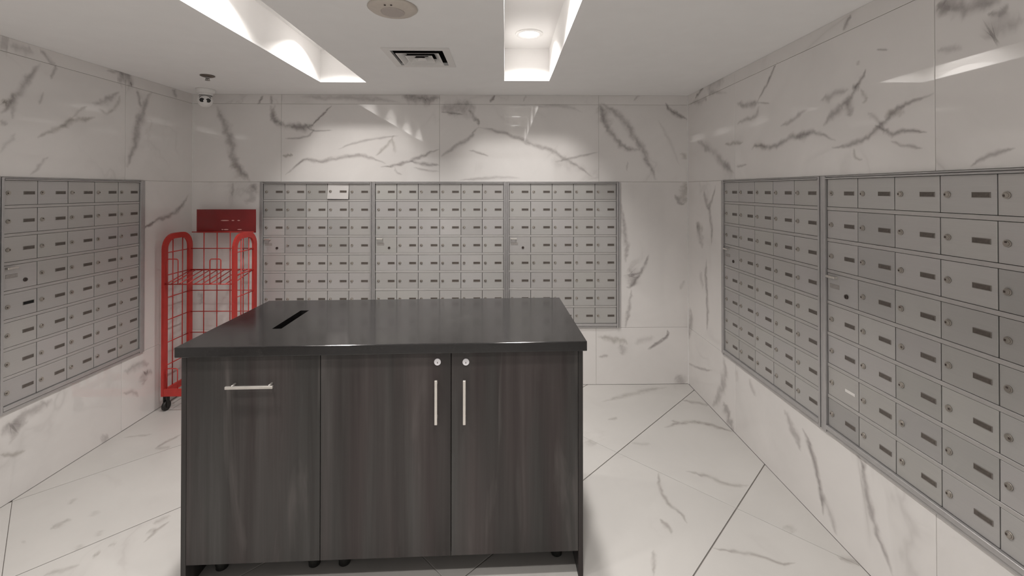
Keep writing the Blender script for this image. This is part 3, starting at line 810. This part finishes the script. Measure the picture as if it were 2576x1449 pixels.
def cabinet(label, loc, rz, width, x0, pitch, ncol, shades=None, slots=None, ajar=None, seed=0, right=True):
    """x runs along the wall from the cabinet's left edge, -y out into the room, z from the cabinet's bottom edge"""
    rng = random.Random(seed)
    t = thing('mailbox_cabinet', label, 'mailboxes', (loc[0], loc[1], Z0), rz, 'wall mailbox cabinets')
    H = BANK_TOP - BANK_BOTTOM
    x1 = x0 + pitch * ncol
    MB().box(.002, width - .002, .010, .022, .002, H - .002).build('back_box', M['gap'], t)
    # frame: an outer flange on the tiles, a groove, then a taller inner flange
    e = .0006
    def stile(xa, xb):
        mb = MB(); w = xb - xa; s = 1
        o0, o1, i0, i1 = (xa, xa + w * .42, xa + w * .54, xb) if xa < width / 2 else (xb - w * .42, xb, xa, xb - w * .54)
        mb.box(o0, o1, -.010, .0095, 0, H, .001).box(i0, i1, -.014, .0095, .001, H - .001, .001)
        mb.box(xa + .001, xb - .001, -.002, .009, .001, H - .001)
        return mb.build('frame_stile', M['alu'], t)
    stile(0, x0 - .001); stile(x1 + .001, width)
    zt = ROW0 - Z0 + .001
    mb = MB(); mb.box(x0, x1, -.010, .0095, H - .006, H - e, .001).box(x0, x1, -.016, .0095, zt, H - .0085, .001).box(x0, x1, -.002, .009, zt, H - .001)
    mb.build('frame_rail', M['alu'], t)
    zb = ROW0 - ROWP * (NROW - 1) - DOORH - Z0 - .002
    mb = MB(); mb.box(x0, x1, -.010, .0095, e, .011, .001).box(x0, x1, -.015, .0095, .0135, zb, .001).box(x0, x1, -.002, .009, .001, zb - .001)
    mb.build('frame_rail', M['alu'], t)
    rb = MB(); rb.box(x0, x1, FY - .0012, .0095, -.0069, .0069, .0008)
    rail_me = rb.mesh('shelf_rail', M['rail'])
    for r in range(NROW - 1):
        link('shelf_rail', rail_me, t, (0, 0, ROW0 - ROWP * r - DOORH - (ROWP - DOORH) / 2 - Z0))
    dm = MB(); dm.box(-pitch / 2 + .0017, pitch / 2 - .0017, FY, .008, -DOORH / 2, DOORH / 2, .0007)
    door_me = dm.mesh('door', M['door'])
    for r in range(NROW):
        for c in range(ncol):
            x = x0 + pitch * (c + .5); z = ROW0 - ROWP * r - DOORH / 2 - Z0
            d = link('door', door_me, t, (x, 0, z))
            sh = (shades or {}).get((r, c), 1.0 + rng.uniform(-.045, .035))
            d.color = (sh, sh * (1 + rng.uniform(-.008, .008)), sh * (1 + rng.uniform(-.012, .012)), 1)
            d.rotation_euler = (rng.uniform(-.004, .004), 0, rng.uniform(-.004, .004))
            if ajar == (r, c):
                d.rotation_euler = (-.11, 0.012, .02); d.location.y = -.0045; d.location.z += .002
                d['label'] = 'brighter mailbox door standing out at its lower edge'
            if (r, c) == (3, 0):
                link('handle', handle_me, d, (-pitch * .29, FY, .046))
                link('number_plate', plate_me, d, (-pitch * .25, FY, .007))
                link('master_lock', master_me, d, (pitch * .14, FY, -.021))
                continue
            lk = link('lock', lock_me, d, (-pitch * .355, FY, -.0015), (0, rng.choice((0, 0, .3, -.3, 1.57, 3.1)), 0))
            me = {None: slot_me, 'black': slot_black_me, 'white': slot_white_me}[(slots or {}).get((r, c))]
            so = link('name_slot', me, d, (pitch * .24, FY, -.0015))
            if (r, c) in (slots or {}):
                so['label'] = {'black': 'empty black name slot', 'white': 'white empty name slot'}[slots[(r, c)]]
    return t

dk = .86
cabinet('silver mailbox cabinet on the far wall, left of three, beside the red cart', (-1.828, YB), 0, .8385, .025, .1588, 5,
        {(0, 0): .9, (0, 2): dk, (1, 0): .83, (1, 1): .85, (2, 1): dk, (2, 3): dk, (3, 1): dk, (3, 2): .88, (3, 3): dk, (0, 3): 1.32, (0, 4): .93, (1, 2): 1.05}, None, (0, 3), 1)
cabinet('silver mailbox cabinet on the far wall, middle of three and widest', (-.9885, YB), 0, 1.0005, .0185, .1602, 6,
        {(0, 2): .95, (2, 4): .92}, None, None, 2)
cabinet('silver mailbox cabinet on the far wall, right of three, by the empty marble corner', (.013, YB), 0, .861, .020, .1622, 5,
        {(0, 4): .9}, None, None, 3)
cabinet('silver mailbox cabinet let into the left wall', (XL, 2.068), math.pi / 2, .830, .024, .1534, 5,
        None, {(4, 0): 'black'}, None, 4)
cabinet('silver mailbox cabinet on the right wall, farther one, nearest the room corner', (XR, 2.812), -math.pi / 2, .9, .034, .1688, 5,
        None, None, None, 5)
cabinet('silver mailbox cabinet on the right wall, nearer one with large doors cut by the frame', (XR, 1.911), -math.pi / 2, 1.0395, .025, .165, 6,
        {(1, 1): .88, (2, 1): .88, (3, 1): .9, (2, 4): .84, (3, 4): .86, (3, 3): .9, (4, 3): .9, (4, 2): .92, (5, 2): .88, (6, 2): .88, (6, 3): .9, (7, 0): .84, (4, 4): .9},
        {(6, 0): 'white'}, None, 6)

# ------------------------------------------------------------------ island: two cabinets under one black worktop
IC = (-.4515, 1.984); IR = math.radians(1.7)
ci, si = math.cos(IR), math.sin(IR)
def isl(x, y, z=0.0): return (IC[0] + ci * x - si * y, IC[1] + si * x + ci * y, z)
TOPZ, UNDER = .900, .863
# worktop with its paper slot
wt = thing('worktop', 'black stone worktop with a narrow paper slot, covering both dark island cabinets', 'worktop', isl(0, 0, UNDER), IR)
bm = bmesh.new()
hx, hy = .752, .3405
sx0, sx1, sy0, sy1 = -.508, -.470, -.133, .143
o = [bm.verts.new((x, y, 0)) for x, y in ((-hx, -hy), (hx, -hy), (hx, hy), (-hx, hy))]
q = [bm.verts.new((x, y, 0)) for x, y in ((sx0, sy0), (sx1, sy0), (sx1, sy1), (sx0, sy1))]
for k in range(4): bm.faces.new((o[k], o[(k + 1) % 4], q[(k + 1) % 4], q[k]))
r = bmesh.ops.extrude_face_region(bm, geom=bm.faces[:])
for g in r['geom']:
    if isinstance(g, bmesh.types.BMVert): g.co.z += TOPZ - UNDER
bmesh.ops.recalc_face_normals(bm, faces=bm.faces[:])
es = [e for e in bm.edges if all(abs(abs(v.co.x) - hx) < 1e-5 or abs(abs(v.co.y) - hy) < 1e-5 for v in e.verts) and (e.verts[0].co - e.verts[1].co).length > .03
      and not all(abs(v.co.x - sx0) < 1e-5 for v in e.verts)]
es = [e for e in es if any(len(f.verts) for f in e.link_faces) and not (abs(e.verts[0].co.z - e.verts[1].co.z) < 1e-6 and len({round(v.co.x, 4) for v in e.verts}) > 1 and len({round(v.co.y, 4) for v in e.verts}) > 1)]
bmesh.ops.bevel(bm, geom=es, offset=.0028, segments=3, affect='EDGES', profile=.5)
me = bpy.data.meshes.new('slab'); bm.to_mesh(me); bm.free(); me.materials.append(M['quartz'])
link('slab', me, wt)

BODY_F, BODY_B = -.320, .325        # door fronts, back of the cabinets
CZ = .100                           # underside of the doors
def carcass(t, x0, x1, panel_side):
    """side panels, back and floor of one cabinet, in island coordinates; panel_side is the outer end panel"""
    yb0 = BODY_F + .020
    mb = MB()
    mb.box(x0 + .001, x0 + .017, yb0, BODY_B - .013, CZ + .002, UNDER - .001).box(x1 - .017, x1 - .001, yb0, BODY_B - .013, CZ + .002, UNDER - .001)
    mb.box(x0 + .017, x1 - .017, yb0, BODY_B - .013, CZ + .002, CZ + .018)
    mb.box(x0 + .017, x1 - .017, BODY_B - .020, BODY_B - .013, CZ + .018, UNDER - .001)
    mb.build('carcass', M['wood'], t)
    mb = MB(); mb.box(x0 + .001, x1 - .001, BODY_B - .012, BODY_B, 0, UNDER - .001); mb.build('back_panel', M['wood'], t)  # unseen; carried down to the floor to shut light out from underneath
    a, b = panel_side
    MB().box(a, b, BODY_F, BODY_B, 0, UNDER - .0005, .0008).build('end_panel', M['wood'], t)
def foot(t, x, y):
    MB().lathe([(0, 0), (.019, 0), (.022, .003), (.0215, .012), (.026, .030), (.027, .060), (.027, CZ + .001), (0, CZ + .001)], 18).build('levelling_foot', M['black_plastic'], t, (x, y, 0))
def bar_handle(d, c, half, axis):
    mb = MB(); k = .005; so = .028
    if axis == 'x':
        mb.box(c[0] - half, c[0] + half, BODY_F - so - .009, BODY_F - so, c[1] - k, c[1] + k, .0008)
        for s in (-1, 1): mb.cyl((c[0] + s * (half - .018), BODY_F - so, c[1]), (c[0] + s * (half - .018), BODY_F, c[1]), .0045, n=10)
    else:
        mb.box(c[0] - k, c[0] + k, BODY_F - so - .009, BODY_F - so, c[1] - half, c[1] + half, .0008)
        for s in (-1, 1): mb.cyl((c[0], BODY_F - so, c[1] + s * (half - .018)), (c[0], BODY_F, c[1] + s * (half - .018)), .0045, n=10)
    return mb.build('handle', M['chrome'], d)
def cam_lock(d, x, z):
    mb = MB(); mb.cyl((x, BODY_F, z), (x, BODY_F - .004, z), .0132, .0122, 24); mb.mi = 1
    mb.box(x - .0012, x + .0012, BODY_F - .0046, BODY_F - .004, z - .005, z + .001)
    return mb.build('lock', [M['white_lock'], M['key']], d)
def island_door(t, x0, x1):
    # the door's own origin sits at its lower left corner
    return MB().box(x0 + .0012, x1 - .0012, BODY_F, BODY_F + .018, CZ, UNDER - .003, .0006).build('door', M['wood'], t)

bin_cab = thing('paper_bin_cabinet', 'dark wood cabinet with one horizontal bar handle under the worktop slot', 'cabinet', isl(0, 0), IR)
carcass(bin_cab, -.722, -.241, (-.740, -.722))
d = island_door(bin_cab, -.722, -.241)
bar_handle(d, (-.4815, .757), .084, 'x')
for x, y in ((-.655, -.212), (-.302, -.212), (-.655, .22), (-.302, .22)): foot(bin_cab, x, y)
cab = thing('storage_cabinet', 'dark wood double-door cabinet with two upright bar handles and white locks', 'cabinet', isl(0, 0), IR)
carcass(cab, -.241, .722, (.722, .740))
d = island_door(cab, -.241, .241); bar_handle(d, (.188, .688), .081, 'z'); cam_lock(d, .190, .825)
d = island_door(cab, .241, .722); bar_handle(d, (.292, .686), .081, 'z'); cam_lock(d, .296, .823)
for x, y in ((-.186, -.212), (.655, -.205), (-.186, .22), (.655, .22)): foot(cab, x, y)

# ------------------------------------------------------------------ red wire cart in the far left corner
cart = thing('wire_cart', 'tall red wire display cart with a red sign panel, in the far left corner', 'cart', (-2.04, 3.115, 0))
CX0, CX1, CY0, CY1 = -.232, .230, -.133, .140
RD = M['red']
def arch_pts(x, zb, zt, y0, y1, r, n=7):
    p = [(x, y0, zb)]
    for k in range(n + 1):
        a = math.pi - k / n * math.pi / 2
        p.append((x, y0 + r + r * math.cos(a), zt - r + r * math.sin(a)))
    for k in range(n + 1):
        a = math.pi / 2 - k / n * math.pi / 2
        p.append((x, y1 - r + r * math.cos(a), zt - r + r * math.sin(a)))
    p.append((x, y1, zb))
    return p
GZ = [1.047, .896, .745, .594, .443, .292]
for x in (CX0, CX1):
    sf = MB().sweep_rect(arch_pts(x, .098, 1.156, CY0 + .019, CY1 - .019, .082), (1, 0, 0), .038, .016).build('side_frame', RD, cart)
    for k in (1, 2, ):
        y = CY0 + (CY1 - CY0) * k / 3
        MB().tube([(x, y, .11), (x, y, 1.14)], .0034).build('upright_wire', RD, sf)
    for z in GZ:
        MB().tube([(x, CY0 + .03, z), (x, CY1 - .03, z)], .0034).build('cross_wire', RD, sf)
bg = MB().tube([(CX0 + .01, CY1 - .012, 1.165), (CX1 - .01, CY1 - .012, 1.165)], .004).build('back_grid', RD, cart)
for x in (-.136, -.042, .052, .146):
    MB().tube([(x, CY1 - .012, .11), (x, CY1 - .012, 1.165)], .0034).build('upright_wire', RD, bg)
for z in GZ:
    MB().tube([(CX0 + .008, CY1 - .017, z), (CX1 - .008, CY1 - .017, z)], .0034).build('cross_wire', RD, bg)
sp = MB().box(CX0 + .032, CX1 - .004, CY1 + .002, CY1 + .008, 1.158, 1.328, .001).build('sign_panel', M['red_panel'], cart)
sp['label'] = 'dark red glossy sign panel'
for x, z, w in ((.004, 1.247, .031), (.062, 1.247, .010), (.103, 1.247, .010), (.012, 1.181, .018), (-.014, 1.181, .006), (.110, 1.181, .017)):  # small long pale ovals lying flat on the sign panel
    MB().lathe([(0, .0012), (.8, .0010), (1.0, 0), (0, 0)], 14).build('pale_mark', M['panel_mark'], sp, (x, CY1 + .002, z), (math.pi / 2, 0, 0)).scale = (w, .0035, 1)
for o_ in sp.children: pass
# tilted shelf
zf, zb_ = .840, .893
shf = MB()
shf.tube([(CX0 + .008, CY0 + .012, zf), (CX1 - .008, CY0 + .012, zf)], .004).tube([(CX0 + .008, CY1 - .022, zb_), (CX1 - .008, CY1 - .022, zb_)], .004)
shf.tube([(CX0 + .010, CY0 + .012, zf), (CX0 + .010, CY1 - .022, zb_)], .0035).tube([(CX1 - .010, CY0 + .012, zf), (CX1 - .010, CY1 - .022, zb_)], .0035)
shf = shf.build('shelf', RD, cart)
for k in range(1, 9):
    x = CX0 + (CX1 - CX0) * k / 9
    MB().tube([(x, CY0 + .012, zf + .004), (x, CY1 - .022, zb_ + .004)], .0034).build('shelf_wire', RD, shf)
def hoop(x, z, par):
    w, hh, r = .036, .168, .012
    p = [(x - w, CY0 + .010, z)]
    for k in range(5):
        a = math.pi - k / 4 * math.pi / 2; p.append((x - w + r + r * math.cos(a), CY0 + .010, z + hh - r + r * math.sin(a)))
    for k in range(5):
        a = math.pi / 2 - k / 4 * math.pi / 2; p.append((x + w - r + r * math.cos(a), CY0 + .010, z + hh - r + r * math.sin(a)))
    p.append((x + w, CY0 + .010, z))
    MB().tube(p, .0034).build('retaining_hoop', RD, par)
hoop(CX0 + .058, zf, shf); hoop(.108, zf, shf)
base = MB()
base.box(CX0 + .009, CX1 - .009, CY0, CY0 + .012, .099, .148, .001).box(CX0 + .009, CX1 - .009, CY1 - .012, CY1, .099, .148, .001)
base.box(CX0 - .006, CX0 + .0085, CY0 + .013, CY1 - .013, .099, .140, .001).box(CX1 - .0085, CX1 + .006, CY0 + .013, CY1 - .013, .099, .140, .001)
base = base.build('base_frame', RD, cart)
hoop(CX0 + .058, .112, base)
hoop(.108, .112, base)
for k in range(1, 9):
    x = CX0 + (CX1 - CX0) * k / 9
    MB().tube([(x, CY0 + .010, .125), (x, CY1 - .010, .125)], .0026).build('base_wire', RD, base)
for x in (CX0 + .012, CX1 - .012):
    for y in (CY0 + .022, CY1 - .022):
        c = MB(); c.box(x - .013, x - .010, y - .012, y + .014, .022, .097).box(x + .010, x + .013, y - .012, y + .014, .022, .097).box(x - .013, x + .013, y - .014, y + .016, .093, .0988)
        c = c.build('caster', M['black_plastic'], cart)
        MB().cyl((x - .0095, y, .031), (x + .0095, y, .031), .031, n=20).build('wheel', M['black_plastic'], c)

# ------------------------------------------------------------------ things on the ceiling
# square air diffuser: flange, three nested louvre rings, dark duct above
v = thing('air_vent', 'square white ceiling air vent with nested louvres between the light coffers', 'vent', (VENT[0], VENT[1], HC))
def ring(mb, r0, z0, r1, z1, t=.0026):
    """square sloping louvre from half size r0 at z0 down to r1 at z1"""
    def sq(r, z): return [mb.bm.verts.new((x * r, y * r, z)) for x, y in ((-1, -1), (1, -1), (1, 1), (-1, 1))]
    a, b, c, d = sq(r0, z0), sq(r1, z1), sq(r1 - t * 2, z1), sq(r0 - t * 2, z0)
    for mi, A, B in ((1, a, b), (0, b, c), (0, c, d), (0, d, a)):
        for k in range(4): mb.bm.faces.new((A[k], A[(k + 1) % 4], B[(k + 1) % 4], B[k])).material_index = mi
    return mb
fl = MB(); hv, hi = .172, .1345
fl.box(-hv, hv, -hv, -hi, -.004, -.0004, .001).box(-hv, hv, hi, hv, -.004, -.0004, .001).box(-hv, -hi, -hi, hi, -.004, -.0004, .001).box(hi, hv, -hi, hi, -.004, -.0004, .001)
fl.build('flange', M['white_plastic'], v)
for k, (r0, r1) in enumerate(((.080, .112), (.040, .071), (.008, .030))):
    ring(MB(), r0, .016, r1, -.010).build('louvre', [M['white_plastic'], M['gap']], v)   # backs painted dark, for the shade up between the rings
MB().box(-.006, .006, -.006, .006, .009, .012).build('centre_plate', M['white_plastic'], v)
dk_ = MB(); dk_.box(-.150, .150, -.150, .150, .075, .079)
for s in (-1, 1): dk_.box(s * .142 - .002, s * .142 + .002, -.144, .144, .0145, .075); dk_.box(-.140, .140, s * .142 - .002, s * .142 + .002, .0145, .075)
dk_.build('duct', M['gap'], v)

sp_ = thing('ceiling_speaker', 'round beige ceiling disc with a darker grille, between the light coffers', 'speaker', (-.440, 1.742, HC))
MB().lathe([(0, -.0005), (.094, -.0005), (.096, -.004), (.086, -.012), (.060, -.018), (0, -.018)], 40).build('body', M['beige_plastic'], sp_)
gr = MB().lathe([(.046, -.0182), (.045, -.021), (.038, -.0225), (0, -.0225)], 32).build('grille', M['beige_grille'], sp_)
gr['label'] = 'grey-brown grille'
for x in (-.014, .010): MB().cyl((x, -.064, -.0165), (x, -.064, -.0185), .004, n=10).build('indicator', M['key'], sp_)

sk = thing('fire_sprinkler', 'small dark fire sprinkler head on the ceiling above the security camera', 'sprinkler', (-1.862, 2.80, HC))
MB().lathe([(.008, -.0004), (.040, -.0004), (.041, -.004), (.030, -.009), (.010, -.011), (.008, -.011)], 28).build('escutcheon', M['brass'], sk)
b = MB(); b.cyl((0, 0, -.001), (0, 0, -.020), .011, n=14).box(-.011, -.008, -.002, .002, -.030, -.018).box(.008, .011, -.002, .002, -.030, -.018).cyl((0, 0, -.020), (0, 0, -.029), .003, n=8)
b.build('body', M['plate'], sk)
MB().lathe([(0, -.029), (.014, -.029), (.014, -.031), (0, -.031)], 16).build('deflector', M['plate'], sk)

sc_ = thing('security_camera', 'white dome security camera with two dark lenses, in the far left ceiling corner', 'camera', (-2.135, 3.19, HC))
MB().lathe([(0, -.0004), (.060, -.0004), (.061, -.005), (.056, -.022), (.048, -.030), (0, -.030)], 32).build('base', M['white_plastic'], sc_)
q_ = Vector((2.135, -3.19, -.60)).normalized().to_track_quat('-Y', 'Z')
MB().lathe([(.046, -.029), (.047, -.036), (.045, -.044), (.040, -.0442)], 28).build('collar', M['white_plastic'], sc_)
eye = MB().sphere((0, 0, 0), .047, 28, 18).build('eyeball', M['white_plastic'], sc_, (0, -.004, -.082), q_.to_euler())
for x, mm in ((-.0185, 'lens_black'), (.0185, 'black_plastic')):
    MB().cyl((x, -.0385, .004), (x, -.0455, .004), .0150, .0145, 20).build('lens', M[mm], eye)
mb = MB(); pts = []
for k in range(9):
    a = math.radians(35 + 110 * k / 8); pts.append((.0415 * math.cos(a), -.026, .0385 * math.sin(a) - .002))
mb.tube(pts, .0028, 6).build('visor', M['black_plastic'], eye)
